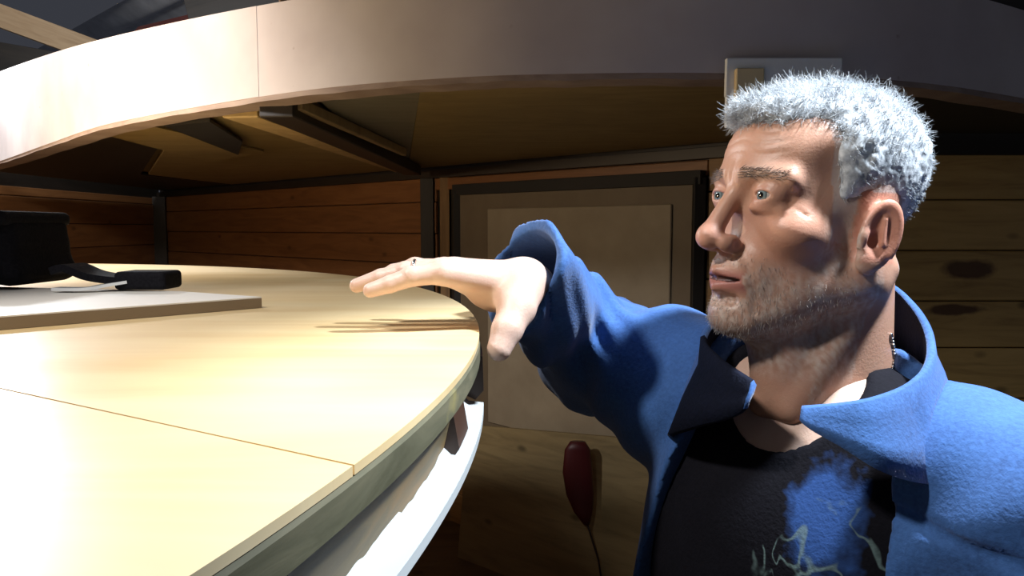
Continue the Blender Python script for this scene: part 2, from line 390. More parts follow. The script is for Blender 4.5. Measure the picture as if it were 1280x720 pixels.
def ribbon(name, o0, o1, z0, z1f, m, wob=0, i0=0, i1=None):
    V, F = [], []; i1 = i1 or n
    for i in range(i0, i1):
        a = c2[i]+nrm2[i]*o0; b = c2[i]+nrm2[i]*o1; zt = z1f(i); wz = wob*math.sin(i*.9)*math.sin(i*.37)
        V += [(a[0]-dl.x, a[1]-dl.y, z0+wz-dl.z), (b[0]-dl.x, b[1]-dl.y, z0+wz-dl.z), (b[0]-dl.x, b[1]-dl.y, zt-dl.z), (a[0]-dl.x, a[1]-dl.y, zt-dl.z)]
    k = i1-i0
    for i in range(k-1):
        for q in range(4): F.append((i*4+q, (i+1)*4+q, (i+1)*4+(q+1) % 4, i*4+(q+1) % 4))
    F += [(0, 1, 2, 3), tuple((k-1)*4+q for q in (3, 2, 1, 0))]
    me = mesh(name, V, F); bm = bmesh.new(); bm.from_mesh(me); bmesh.ops.recalc_face_normals(bm, faces=bm.faces)
    bm.to_mesh(me); bm.free()
    o = link(name, me, m, deck, smooth=True)
    me.set_sharp_from_angle(angle=math.radians(40)); return o
split = min(range(n), key=lambda i: abs((P(318, 120, 1).x)-(c2[i][0]/c2[i][1])))
ribbon('fascia', 0, .02, UZ+.006, lambda i: UZ+cur[i][2], M['fascia'], i1=split+1)
ribbon('fascia', .001, .021, UZ+.006, lambda i: UZ+cur[i][2], M['fascia'], i0=split)
ribbon('edge_lip', .002, .075, UZ-.006, lambda i: UZ+.012, M['lip'], wob=.0015)
ribbon('deck_edge', -.01, .12, UZ+.30, lambda i: UZ+cur[i][2]+.004 if cur[i][2] > .3 else UZ+.3, M['fascia'], i1=1+next(i for i in range(n) if cur[i][2] <= .3)) if False else None
# debris on the fascia's upper edge
V, F = [], []
db = P(355, -7, 1.665)
for i in range(16):
    p = db+Vector((random.uniform(-.05, .06), random.uniform(0, .04), random.uniform(-.004, .012)))
    d = Vector((random.uniform(-1, 1), random.uniform(-.4, .4), random.uniform(-.2, .5))).normalized()*random.uniform(.012, .035)
    vv, ff = tube_mesh([p, p+d], random.uniform(.0015, .004), 4); k = len(V); V += vv; F += [tuple(q+k for q in f_) for f_ in ff]
sp = link('splinters', mesh('splinters', [v-db for v in V], F), M['debris']); sp.location = db; sp['kind'] = 'stuff'
tag(sp, 'torn wood splinters lying on the upper edge of the white fascia', 'splinters')
# underside boards: polygons between the rim and the walls
def under(name, pxs, z, m, th=.012):
    poly = [(PZ(x, y, z).x-dl.x, PZ(x, y, z).y-dl.y) for x, y in pxs]
    return prism(name, poly, z-dl.z, z+th-dl.z, m, deck)
def rim_pts(i0, i1, off=.06): return [tuple(c2[i]+nrm2[i]*off) for i in range(i0, i1)]
def idx(px): b = (px-640)/FPX; return min(range(n), key=lambda i: abs(c2[i][0]/c2[i][1]-b))
def under2(name, pa, pb, far, m, z=UZ+.022):
    poly = rim_pts(idx(pa), idx(pb)+1)+[(f_[0], f_[1]) for f_ in far]
    return prism(name, [(x-dl.x, y-dl.y) for x, y in poly], z-dl.z, z+.012-dl.z, m, deck)
fw = lambda px, o=.05: tuple(wp(px, 0)+NB*o)
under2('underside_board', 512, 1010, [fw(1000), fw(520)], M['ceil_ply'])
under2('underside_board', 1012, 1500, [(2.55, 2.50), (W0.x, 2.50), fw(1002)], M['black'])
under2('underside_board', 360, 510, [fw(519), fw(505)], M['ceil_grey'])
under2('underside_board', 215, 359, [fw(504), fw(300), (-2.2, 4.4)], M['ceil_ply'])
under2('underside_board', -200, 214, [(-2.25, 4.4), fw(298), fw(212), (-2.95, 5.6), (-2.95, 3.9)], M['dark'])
under2('underside_board', 0, 1010, [fw(1000), fw(212), (-2.95, 5.6), (-2.95, 4.0)], M['ceil_ply'], UZ+.045)
# plates showing in the left part
def uboard(name, quad, z, th, m):
    q = [PZ(x, y, z) for x, y in quad]
    return prism(name, [(p.x-dl.x, p.y-dl.y) for p in q], z-dl.z, z+th-dl.z, m, deck, bevel=.001)
uboard('cross_board', [(120, 166), (190, 158), (330, 190), (262, 203)], UZ+.012, .008, M['ceil_ply'])
uboard('dark_batten', [(205, 158), (262, 152), (303, 178), (298, 194)], UZ+.004, .01, M['black'])
# radial joists towards the post
def joist(x0, y0, x1, y1, w, h, z, m):
    a, b = PZ(x0, y0, z), PZ(x1, y1, z)
    o = box('joist', a-dl, b-dl, m, None, w=w, h=h, bevel=.003); o.parent = deck; return o
joist(300, 141, 505, 212, .10, .025, UZ+.008, M['joist'])
joist(345, 133, 516, 213, .085, .05, UZ-.006, M['dark'])
joist(372, 130, 505, 190, .022, .03, UZ+.005, M['joist'])
# joint plate
pl = tag(empty('joint_plate', P(980, 92, 1.41)), 'light grey painted plate screwed across the dark fascia above the head', 'plate')
def plate_box(name, x0, y0, x1, y1, Y, m, th):
    a, b = P(x0, y0, Y), P(x1, y1, Y); bm = bmesh.new(); bmesh.ops.create_cube(bm, size=1)
    for v in bm.verts: v.co = Vector(((a.x+b.x)/2+v.co.x*(b.x-a.x), Y+v.co.y*th, (a.z+b.z)/2+v.co.z*(a.z-b.z)))-pl.location
    bmesh.ops.bevel(bm, geom=bm.edges[:], offset=.002, segments=1, affect='EDGES')
    me = bpy.data.meshes.new(name); bm.to_mesh(me); bm.free(); return link(name, me, m, pl)
plate_box('plate_body', 907, 73, 1050, 122, 1.432, M['plate'], .012)
plate_box('plate_leg', 907, 120, 930, 160, 1.432, M['plate'], .012)
plate_box('block', 919, 86, 952, 160, 1.42, M['block'], .016)

# ---------------------------------------------------------------- round table
TZ = 1.5
CX, CY, R = -1.465, .621, 1.435
TH0, THN = -75, 200
table = tag(empty('round_table', (CX, CY, 0)), 'large round plywood table with stained edge and white strip below its rim', 'table')
def circ(r, a0=0, a1=2*PI, k=160): return [(r*math.cos(a0+(a1-a0)*i/k), r*math.sin(a0+(a1-a0)*i/k)) for i in range(k+(0 if abs(a1-a0-2*PI) < 1e-6 else 1))]
# the top is laid in three sheets; seam measured in the photograph
s0, s1 = PZ(-300, 420, TZ)-Vector((CX, CY, 0)), PZ(430, 579, TZ)-Vector((CX, CY, 0))
sd = Vector((s1.x-s0.x, s1.y-s0.y)).normalized(); sn = Vector((-sd.y, sd.x)); off1 = sn.dot(Vector((s1.x, s1.y)))
cuts = [(-9, off1), (off1, off1+1.22), (off1+1.22, 9)]
def clip(poly, nrm, d, keep_ge):
    out = []; k = len(poly)
    for i in range(k):
        a, b = Vector(poly[i]), Vector(poly[(i+1) % k]); da, db_ = nrm.dot(a)-d, nrm.dot(b)-d
        if not keep_ge: da, db_ = -da, -db_
        if da >= 0: out.append(tuple(a))
        if da*db_ < 0: out.append(tuple(a+(b-a)*(da/(da-db_))))
    return out
for lo_, hi_ in cuts:
    poly = circ(R, k=360)
    if lo_ > -9: poly = clip(poly, sn, lo_+.0008, True)
    if hi_ < 9: poly = clip(poly, sn, hi_-.0008, False)
    prism('top_sheet', poly, TZ-.0045, TZ, M['ply'], table)
def ring_prof(name, prof, m, a0=0, a1=2*PI, k=240, rag=None, closed=True):
    """sweep a closed profile [(r,z)...] round the table's axis"""
    V, F = [], []; q = len(prof); full = abs(a1-a0-2*PI) < 1e-6
    kk = k if full else k+1
    for i in range(kk):
        a = a0+(a1-a0)*i/k
        for j, (r, z) in enumerate(prof):
            dz = rag(a, j) if rag else 0
            V.append((r*math.cos(a), r*math.sin(a), z+dz))
    for i in range(k):
        for j in range(q): F.append((i*q+j, ((i+1) % kk)*q+j, ((i+1) % kk)*q+(j+1) % q, i*q+(j+1) % q))
    if not full: F += [tuple(range(q)), tuple((kk-1)*q+j for j in range(q-1, -1, -1))]
    me = mesh(name, V, F); bm = bmesh.new(); bm.from_mesh(me); bmesh.ops.recalc_face_normals(bm, faces=bm.faces); bm.to_mesh(me); bm.free()
    o = link(name, me, m, table, smooth=True); me.set_sharp_from_angle(angle=math.radians(35)); return o
ring_prof('rim_edge', [(R-.03, TZ-.005), (R-.0005, TZ-.005), (R+.001, TZ-.007), (R+.001, TZ-.022), (R-.03, TZ-.022)], M['rim'])
ring_prof('side_panel', [(R-.034, TZ-.0225), (R-.007, TZ-.0225), (R-.020, TZ-.080), (R-.04, TZ-.080)], M['side'])
def rag(a, j): return (.003*math.sin(a*61)+.002*math.sin(a*143+1)+.0015*math.sin(a*331)) if j == 1 else 0
ledge = [(R-.024, TZ-.074), (R-.0185, TZ-.060), (R-.010, TZ-.064), (R+.004, TZ-.066), (R+.004, TZ-.073)]
ring_prof('white_strip', ledge, M['foam'], a0=math.radians(-100), a1=math.radians(2.2), k=220, rag=rag)
ring_prof('white_strip', ledge, M['foam'], a0=math.radians(7.5), a1=math.radians(100), k=160, rag=rag)
ring_prof('leather_flap', [(R-.016, TZ-.058), (R-.004, TZ-.021), (R+.003, TZ-.022), (R+.004, TZ-.055), (R-.004, TZ-.064)], M['leather'], a0=math.radians(2.3), a1=math.radians(8), k=24)
ring_prof('leather_flap', [(R-.020, TZ-.062), (R-.012, TZ-.036), (R-.008, TZ-.036), (R-.004, TZ-.060), (R-.008, TZ-.066)], M['leather'], a0=math.radians(-4.4), a1=math.radians(-2.2), k=6)
bm = bmesh.new()
prism('underboard', circ(R-.042, k=90), TZ-.024, TZ-.0047, M['side'], table)
for a in (20, 110, 200, 290): 
    p = Vector((1.2*math.cos(math.radians(a)), 1.2*math.sin(math.radians(a)), 0)); box('leg', p, p+Vector((0, 0, TZ-.03)), M['plank'], table, w=.09, h=.09)
for a in (20, 110):
    p = Vector((1.4*math.cos(math.radians(a)), 1.4*math.sin(math.radians(a)), TZ-.075)); box('bearer', p, Vector((-p.x, -p.y, p.z)), M['plank'], table, w=.05, h=.09 if a == 20 else .089)

# board with white face lying on the table
ZT_ = TZ+.0142
bq = [PZ(-260, 414, ZT_), PZ(327, 371, ZT_), PZ(225, 364, ZT_), PZ(-260, 352, ZT_)]
b0 = bq[1]
brd = tag(empty('loose_board', Vector((b0.x, b0.y, TZ))), 'thin white-faced board lying on the round table under the black bag', 'board')
prism('board_core', [(p.x-b0.x, p.y-b0.y) for p in bq], .0005, .0125, M['board_edge'], brd)
prism('board_face', [(p.x-b0.x, p.y-b0.y) for p in bq], .0127, .0142, M['board_top'], brd)
BZ = TZ+.0144

# ---------------------------------------------------------------- surface nets
def smin(a, b, k): h = np.clip(.5+.5*(b-a)/k, 0, 1); return b*(1-h)+a*h-k*h*(1-h)
def smax(a, b, k): return -smin(-a, -b, k)
def ell(p, c, r, rot=None):
    q = p-np.array(c, np.float32)
    if rot is not None: q = q@np.array(rot, np.float32)
    r = np.array(r, np.float32); k0 = np.linalg.norm(q/r, axis=-1); k1 = np.linalg.norm(q/(r*r), axis=-1)
    return k0*(k0-1)/np.maximum(k1, 1e-6)
def cone(p, a, b, ra, rb):
    a = np.array(a, np.float32); b = np.array(b, np.float32); ab = b-a
    t = np.clip(((p-a)@ab)/max(float(ab@ab), 1e-9), 0, 1)
    return np.linalg.norm(p-a-t[..., None]*ab, axis=-1)-(ra+(rb-ra)*t)
def rbox(p, c, h, r, rot=None):
    q = p-np.array(c, np.float32)
    if rot is not None: q = q@np.array(rot, np.float32)
    q = np.abs(q)-(np.array(h, np.float32)-r)
    return np.linalg.norm(np.maximum(q, 0), axis=-1)+np.minimum(q.max(-1), 0)-r
def nets(f, lo, hi, h):
    lo = np.array(lo, float); hi = np.array(hi, float); dims = np.ceil((hi-lo)/h).astype(int)+1
    ax = [lo[i]+h*np.arange(dims[i]) for i in range(3)]
    D = np.empty(dims, np.float32)
    for x0 in range(0, dims[0], 16):
        g = np.stack(np.meshgrid(ax[0][x0:x0+16], ax[1], ax[2], indexing='ij'), -1).astype(np.float32)
        D[x0:x0+16] = f(g.reshape(-1, 3)).reshape(g.shape[:3])
    s = D < 0; cnt = np.zeros(dims-1, np.int8); acc = np.zeros((*(dims-1), 3), np.float32)
    offs = [(i, j, k) for i in (0, 1) for j in (0, 1) for k in (0, 1)]
    def sub(A, o): return A[o[0]:dims[0]-1+o[0], o[1]:dims[1]-1+o[1], o[2]:dims[2]-1+o[2]]
    for o in offs:
        for a in range(3):
            if o[a]: continue
            o2 = list(o); o2[a] = 1
            da, db_ = sub(D, o), sub(D, o2); m = (da < 0) != (db_ < 0)
            t = np.where(m, da/np.where(m, da-db_, 1), 0)
            for c in range(3): acc[..., c] += np.where(m, (o[c]+(t if c == a else 0)), 0)
            cnt += m
    act = cnt > 0; idm = -np.ones(dims-1, np.int64); idm[act] = np.arange(act.sum())
    cells = np.argwhere(act); V = lo+h*(cells+acc[act]/cnt[act][:, None])
    Q = []
    for a in range(3):
        b, c = (a+1) % 3, (a+2) % 3
        sl0 = [slice(None)]*3; sl1 = [slice(None)]*3; sl0[a] = slice(0, -1); sl1[a] = slice(1, None)
        m = s[tuple(sl0)] != s[tuple(sl1)]; e = np.argwhere(m); e = e[(e[:, b] > 0) & (e[:, c] > 0) & (e[:, b] < dims[b]-1) & (e[:, c] < dims[c]-1)]
        if not len(e): continue
        def cid(db1, dc1):
            q = e.copy(); q[:, b] += db1; q[:, c] += dc1; return idm[q[:, 0], q[:, 1], q[:, 2]]
        quad = np.stack([cid(-1, -1), cid(0, -1), cid(0, 0), cid(-1, 0)], 1)
        fl_ = ~s[e[:, 0], e[:, 1], e[:, 2]]; quad[fl_] = quad[fl_][:, ::-1]; Q.append(quad)
    Q = np.concatenate(Q)
    for _ in range(2):
        e = h*.3; d = f(V.astype(np.float32)); g = np.stack([f((V+np.eye(3)[i]*e).astype(np.float32))-f((V-np.eye(3)[i]*e).astype(np.float32)) for i in range(3)], 1)/(2*e)
        st = (d/np.maximum((g*g).sum(1), .25))[:, None]*g; V = V-np.clip(st, -h*.5, h*.5)
    return V, Q
def np_mesh(name, V, Q):
    me = bpy.data.meshes.new(name); me.vertices.add(len(V)); me.vertices.foreach_set('co', V.astype(np.float32).ravel())
    me.loops.add(Q.size); me.loops.foreach_set('vertex_index', Q.astype(np.int32).ravel())
    me.polygons.add(len(Q)); me.polygons.foreach_set('loop_start', np.arange(0, Q.size, Q.shape[1], dtype=np.int32))
    me.polygons.foreach_set('use_smooth', np.ones(len(Q), bool)); me.update(calc_edges=True); me.validate(); return me
def cattr(me, name, col):
    a = me.color_attributes.new(name, 'FLOAT_COLOR', 'POINT'); a.data.foreach_set('color', np.c_[col, np.ones(len(col))].astype(np.float32).ravel())
def vnoise(p, s, seed=0.):
    """cheap smooth pseudo noise, -1..1"""
    r_ = np.random.default_rng(int(seed*10)+7); D_ = r_.normal(size=(7, 3)); D_ /= np.linalg.norm(D_, axis=1)[:, None]
    out = 0
    for i, d_ in enumerate(D_): out = out+np.sin(p@d_*s*r_.uniform(.7, 1.6)*1.7+i*2.1+1.8*np.sin(p@D_[i-3]*s*.8+i))
    return out/3.2

# ---------------------------------------------------------------- the man: head frame
HP = np.array((.292, .703, 1.626)); yaw, pit, rol = math.radians(71), math.radians(4), math.radians(-2)
Fd = np.array((-math.sin(yaw), -math.cos(yaw), 0)); Ld = np.array((math.cos(yaw), -math.sin(yaw), 0)); Ud = np.array((0, 0, 1.))
F2 = Fd*math.cos(pit)+Ud*math.sin(pit); U2 = Ud*math.cos(pit)-Fd*math.sin(pit)
HM = np.c_[F2, Ld*math.cos(rol)+U2*math.sin(rol), U2*math.cos(rol)-Ld*math.sin(rol)]       # columns: forward, left, up
KZ = 1.09      # the lower face is a little longer than the upper
def h2w(p):
    p = np.array(p, float); p[..., 2] = np.where(p[..., 2] < 0, p[..., 2]*KZ, p[..., 2]); return p@HM.T+HP
def w2h(p):
    q = (p-HP)@HM; q[..., 2] = np.where(q[..., 2] < 0, q[..., 2]/KZ, q[..., 2]); return q
# torso frame
NBASE = np.array((.302, .712, 1.475)); tyaw = math.radians(55)
TF = np.array((-math.sin(tyaw), -math.cos(tyaw), 0)); TL = np.array((math.cos(tyaw), -math.sin(tyaw), 0)); TM = np.c_[TF, TL, Ud]
def t2w(p): return np.asarray(p)@TM.T+NBASE
def w2t(p): return (p-NBASE)@TM
SHL, SHR = np.array((.405, .555, 1.372)), np.array((.198, .858, 1.412))
ELR, WRR = np.array((.118, 1.03, 1.42)), np.array((.016, .775, 1.545))
ELL, WRL = np.array((.47, .46, 1.17)), np.array((.30, .34, 1.02))

def head_sdf(p):
    p = p.copy(); sy = p[:, 1].copy(); q = p.copy(); q[:, 1] = np.abs(q[:, 1])
    d = ell(p, (-.012, 0, .031), (.091, .077, .072))
    d = smin(d, ell(p, (.028, 0, .030), (.061, .063, .056)), .025)
    d = smin(d, ell(p, (.030, 0, -.035), (.052, .057, .072)), .03)
    d = smin(d, cone(q, (-.012, .054, -.062), (.070, .016, -.104), .017, .017), .028)
    d = smin(d, cone(q, (-.012, .056, -.062), (-.012, .060, -.01), .016, .014), .03)
    d = smin(d, ell(p, (.080, 0, -.104), (.020, .021, .018)), .016)
    d = smin(d, ell(q, (.052, .042, -.030), (.026, .024, .018)), .018)
    d = smin(d, cone(q, (.088, .010, .017), (.070, .052, .013), .008, .007), .014)
    d = smin(d, ell(p, (.074, 0, -.068), (.027, .031, .026)), .018)
    # sockets
    d = smax(d, -ell(q, (.101, .032, -.003), (.021, .019, .013)), .012)
    # nose
    d = smin(d, cone(p, (.088, 0, .004), (.112, 0, -.036), .0075, .0095), .010)
    d = smin(d, ell(p, (.1125, 0, -.039), (.0125, .0125, .0105)), .006)
    d = smin(d, ell(q, (.100, .0135, -.043), (.012, .0065, .008)), .005)
    d = smax(d, -ell(q, (.104, .0068, -.0515), (.0065, .0035, .005)), .003)
    # lids round the eyeball
    lid = ell(q, (.0745, .0325, -.001), (.0145, .0165, .0138)); d = smin(d, lid, .005)
    slit = ell(q, (.094, .0325, -.0015), (.016, .0125, .0040)); d = smax(d, -slit, .002)
    d = smin(d, cone(q, (.0855, .022, -.0115), (.073, .045, -.0125), .0032, .0028), .007)          # bag under the eye
    d = smax(d, -cone(q, (.091, .020, -.017), (.080, .045, -.021), .001, .0008), .005)
    # lips, parted
    d = smin(d, cone(q, (.1015, .0, -.0665), (.086, .024, -.0715), .0048, .0028), .004)
    d = smin(d, cone(q, (.0995, .0, -.0805), (.086, .023, -.0745), .0056, .003), .004)
    d = smax(d, -cone(q, (.1045, .0, -.0730), (.0905, .022, -.0730), .0028, .0012), .0025)
    d = smax(d, -cone(q, (.099, .0, -.091), (.091, .016, -.090), .003, .002), .008)
    d = smax(d, -cone(p, (.104, 0, -.056), (.1045, 0, -.062), .0012, .002), .003)
    # creases
    d = smax(d, -cone(q, (.096, .019, -.044), (.083, .034, -.074), .0016, .0012), .006)
    d = smax(d, -cone(q, (.083, .034, -.078), (.078, .031, -.098), .0012, .001), .005)
    d = smax(d, -cone(q, (.071, .052, .0), (.060, .060, -.006), .0008, .0006), .003)
    d = smax(d, -cone(q, (.071, .052, -.006), (.058, .060, -.016), .0008, .0006), .003)
    for zz in (.037, .047, .057): d = d+.0007*np.exp(-((p[:, 2]-zz-.0022*np.cos(p[:, 1]*110))/.0014)**2)*np.clip((p[:, 0]-.045)/.02, 0, 1)*np.clip((.05-q[:, 1])/.015, 0, 1)
    d = d+.0009*np.exp(-((q[:, 1]-.0065)/.0012)**2)*np.exp(-((p[:, 2]-.017)/.008)**2)*(p[:, 0] > .06)
    # temple hollow
    d = smax(d, -ell(q, (.050, .079, .018), (.025, .016, .022)), .02)
    # ears
    er = (q-np.array((.000, .0765, -.027)))*1.14; a = math.radians(28)
    er2 = np.stack([er[:, 0]*math.cos(a)+er[:, 1]*math.sin(a)*1.0, -er[:, 0]*math.sin(a)*1+er[:, 1]*math.cos(a), er[:, 2]], 1)
    # outer plate leans out towards the back of the head
    er2 = np.stack([er[:, 0]*math.cos(a)-er[:, 1]*math.sin(a), er[:, 0]*math.sin(a)+er[:, 1]*math.cos(a), er[:, 2]], 1)
    th = math.radians(12); ex = er2[:, 0]*math.cos(th)+er2[:, 2]*math.sin(th); ez = -er2[:, 0]*math.sin(th)+er2[:, 2]*math.cos(th)
    e3 = np.stack([ex+.006, er2[:, 1]-.004, ez], 1)
    ear = ell(e3, (0, 0, 0), (.0185, .0055, .033))
    ear = smax(ear, -ell(e3, (.001, .0065, .003), (.0120, .0058, .0235)), .003)
    rr = np.sqrt((e3[:, 0]/.0175)**2+(e3[:, 2]/.031)**2); hel = np.sqrt(((rr-.93)*.0175)**2+(e3[:, 1]-.002)**2)-.0034
    hel = np.maximum(hel, (-e3[:, 2]-.016)); ear = smin(ear, hel, .002)
    ear = smin(ear, cone(e3, (-.004, .0035, -.006), (.0, .003, .017), .0028, .002), .003)
    ear = smin(ear, ell(e3, (.014, .003, -.004), (.005, .004, .007)), .003)
    ear = smin(ear, ell(e3, (.004, .001, -.026), (.010, .0045, .010)), .005)
    ear = smax(ear, -ell(e3, (.005, .003, -.004), (.006, .008, .008)), .002)
    d = smin(d, ear/1.14, .005)
    return d
NK_T = h2w((-.030, 0, -.045)); NK_B = np.array((.318, .722, 1.42))
def neck_sdf(p):
    d = cone(p, NK_T, NK_B, .056, .062)
    d = smin(d, cone(p, h2w((.045, 0, -.085)), t2w((.045, .0, -.03)), .022, .030), .04)     # throat
    d = smin(d, cone(p, h2w((-.045, .052, -.055)), t2w((.060, .018, -.045)), .011, .010), .014)   # neck tendon, left
    d = smin(d, cone(p, h2w((-.045, -.052, -.055)), t2w((.060, -.018, -.045)), .011, .010), .014)
    return d
def torso_sdf(p, g=0.):
    t = w2t(p)
    d = ell(t, (.005, 0, -.21), (.112+g, .170+g, .16+g))
    d = smin(d, ell(t, (.015, 0, -.40), (.125+g, .160+g, .24+g)), .06)
    d = smin(d, cone(p, t2w((-.02, 0, -.068)), SHL+(0, 0, .0), .060+g, .058+g), .05)
    d = smin(d, cone(p, t2w((-.02, 0, -.068)), SHR+(0, 0, .0), .060+g, .058+g), .05)
    return d
def arms_sdf(p, g=0.):
    d = cone(p, SHR, ELR, .050+g, .040+g); d = smin(d, cone(p, ELR, WRR, .040+g, .027+g), .02)
    d = smin(d, smin(cone(p, SHL, ELL, .050+g, .040+g), cone(p, ELL, WRL, .040+g, .027+g), .02), .01)
    return d
def skin_head(p):
    return smin(head_sdf(w2h(p).astype(np.float32)), neck_sdf(p), .022)

# right hand, palm down, reaching over the table: joints placed in the world
def J(px, py, Y): return np.array(P(px, py, Y))
hand_w = WRR+np.array((-.002, -.028, -.004))
fing = {  # knuckle, joint, joint, tip, radii
 'index': [J(553, 341, .690), J(514, 346, .685), J(488, 355, .684), J(463, 363, .684)],
 'middle': [J(550, 338, .712), J(507, 340, .712), J(476, 347, .714), J(446, 357, .716)],
 'ring': [J(556, 336, .735), J(519, 334, .738), J(492, 340, .74), J(470, 350, .742)],
 'little': [J(566, 337, .757), J(541, 338, .765), J(524, 344, .768), J(508, 352, .77)]}
thumb = [J(655, 352, .722), J(646, 385, .690), J(634, 412, .672), J(624, 436, .662)]
def hand_sdf(p):
    d = cone(p, hand_w+np.array((.006, .03, -.006)), hand_w, .028, .026)
    kn = {k: v[0] for k, v in fing.items()}
    for k, r in (('index', .0125), ('middle', .0125), ('ring', .012), ('little', .011)):
        off = {'index': (0, -.014, 0), 'middle': (0, -.004, .004), 'ring': (0, .007, .003), 'little': (0, .016, -.002)}[k]
        d = smin(d, cone(p, hand_w+np.array(off), kn[k], .0195, r), .010)
    d = smin(d, cone(p, hand_w+np.array((-.03, -.008, -.006)), (kn['index']+kn['ring'])/2+np.array((.012, 0, -.002)), .0215, .012), .012)
    for k, js in fing.items():
        s = {'index': .98, 'middle': 1.0, 'ring': .95, 'little': .84}[k]
        f = cone(p, js[0], js[1], .0108*s, .0096*s)
        f = smin(f, cone(p, js[1], js[2], .0096*s, .0086*s), .002); f = smin(f, cone(p, js[2], js[3], .0086*s, .0072*s), .002)
        f = smin(f, ell(p, js[1]+np.array((0, 0, .003)), (.0095*s, .0088*s, .0075*s)), .003)
        d = smin(d, f, .004)
    f = cone(p, thumb[0], thumb[1], .0245, .0180); f = smin(f, cone(p, thumb[1], thumb[2], .0180, .0145), .005)
    f = smin(f, cone(p, thumb[2], thumb[3], .0145, .0115), .004)
    d = smin(d, f, .012)
    d = smin(d, cone(p, thumb[1]+np.array((-.004, .008, .004)), hand_w+np.array((-.045, -.010, -.008)), .008, .009), .016)   # web
    return d
def lhand_sdf(p):
    w_ = WRL; dr = np.array((-.55, -.35, -.3)); dr /= np.linalg.norm(dr); sd_ = np.array((.5, -.8, 0)); sd_ /= np.linalg.norm(sd_)
    d = cone(p, w_, w_+dr*.08, .026, .028)
    for k in range(4):
        b = w_+dr*.085+sd_*(k-1.5)*.020; m_ = b+dr*.035+np.array((0, 0, -.008)); e = m_+dr*.02+np.array((0, 0, -.02))
        d = smin(d, smin(cone(p, b, m_, .0105, .0095), cone(p, m_, e, .0095, .0075), .003), .005)
    d = smin(d, smin(cone(p, w_+dr*.02+sd_*-.02, w_+dr*.055-sd_*.045, .015, .012), cone(p, w_+dr*.055-sd_*.045, w_+dr*.085-sd_*.05, .012, .009), .003), .008)
    return d
def body_low(p): return smin(torso_sdf(p), arms_sdf(p), .03)

man = tag(empty('person', (.33, .74, 0)), 'grey-haired man in a blue fleece reaching a flat hand over the round table', 'person')
ML = np.array(man.location)
Vh, Qh = nets(skin_head, HP-(.14, .15, .30), HP+(.16, .16, .14), .0021)
Vb, Qb = nets(body_low, (.00, .25, .95), (.62, 1.12, 1.50), .0085)
hb = np.array(list(fing.values())).reshape(-1, 3)
Vr, Qr = nets(hand_sdf, np.minimum(hb.min(0), thumb[3])-(.02, .03, .02), (WRR[0]+.06, .86, WRR[2]+.05), .0016)
Vl, Ql = nets(lhand_sdf, WRL-(.17, .17, .12), WRL+(.08, .08, .08), .004)
# body colours (the skin's own: lips, ears, stubble, reddened cheeks)
def skin_cols(V, head):
    c = np.tile(np.array((.52, .30, .21)), (len(V), 1))
    if not head: c[:] = (.66, .47, .38); return c
    q = w2h(V); x, y, z = q.T; ay = np.abs(y)
    def put(m, col): 
        m = np.clip(m, 0, 1)[:, None]; c[:] = c*(1-m)+np.array(col)*m
    g = lambda cx, cy, cz, s: np.exp(-((x-cx)**2+(ay-cy)**2+(z-cz)**2)/s**2)
    put(g(.06, .045, -.035, .028)*.55, (.60, .26, .17)); put(g(.113, 0, -.04, .016)*.6, (.64, .29, .22))
    put(g(.09, .03, -.014, .012)*.5, (.42, .2, .16))
    put(((ay > .066) & (x < .012) & (z < .03) & (z > -.05))*.55, (.60, .24, .17))
    lip = (x > .085) & (ay < .026)
    put((lip & (z < -.0625) & (z > -.0865))*np.clip(1-np.abs(z+.0745)/.0115, 0, 1)*2.2*.8, (.42, .17, .14))
    put((lip & (np.abs(z+.073) < .0022) & (ay < .02))*1., (.06, .02, .02))
    n1 = vnoise(q, 420, 1.)+vnoise(q, 900, 3.)*.6
    st = np.clip((-.052-z)/.02, 0, 1)*(x > -.02)*np.clip((z+.16)/.02, 0, 1)*(~(lip & (z > -.087) & (z < -.062)))
    ja = np.clip((.02-np.abs(x-.024))/.01, 0, 1)*np.clip((-.0-z)/.03, 0, 1)*(ay > .05)
    put(np.maximum(st, ja*.8)*(.34+.24*n1), (.62, .58, .52))
    put(np.maximum(st, ja*.8)*(.2-.25*n1)*.7, (.27, .2, .16))
    br = np.exp(-((z-(.017-.1*np.clip(ay-.03, 0, 1)))/.005)**2)*(ay > .010)*(ay < .052)*(x > .06)
    put(br*(.45+.3*n1), (.33, .26, .2))
    sc = scalp_mask(q)
    put(sc*.75, (.5, .45, .42))
    put(np.exp(-((z-.001)/.007)**2)*np.exp(-((ay-.033)/.016)**2)*(x > .07)*.35, (.35, .17, .14))
    return c
def scalp_mask(q):
    x, y, z = q.T; ay = np.abs(y)
    front = .070-np.clip((ay-.012)/.04, 0, 1)*.030                     # receding at the temples
    m = (z > .062) & (x < front+.006*np.sin(y*160))
    side = (x < .034+np.clip((z-.0)/.06, 0, 1)*.010) & (z > -.012-np.clip((-.02-x), 0, .1)*.75) & (ay > .02)
    side2 = (x < .034) & (x > .014) & (z > -.035) & (z < .03) & (ay > .05)     # sideburn
    ear = (x > -.03) & (x < .016) & (z < .008) & (ay > .050) & ~side2
    nape = (x < -.05) & (z > -.055)
    return ((m | side | side2 | nape) & ~ear).astype(float)
Vall = np.concatenate([Vh, Vb, Vr, Vl]); o1, o2, o3 = len(Vh), len(Vh)+len(Vb), len(Vh)+len(Vb)+len(Vr)
Qall = np.concatenate([Qh, Qb+o1, Qr+o2, Ql+o3])
me = np_mesh('body', Vall-ML, Qall); cattr(me, 'tone', np.concatenate([skin_cols(Vh, True), skin_cols(Vb, False), skin_cols(Vr, False), skin_cols(Vl, False)]))
ms = mat('skin', (.6, .36, .26), .42, sss=.12, spec=.45); nn = N(ms)
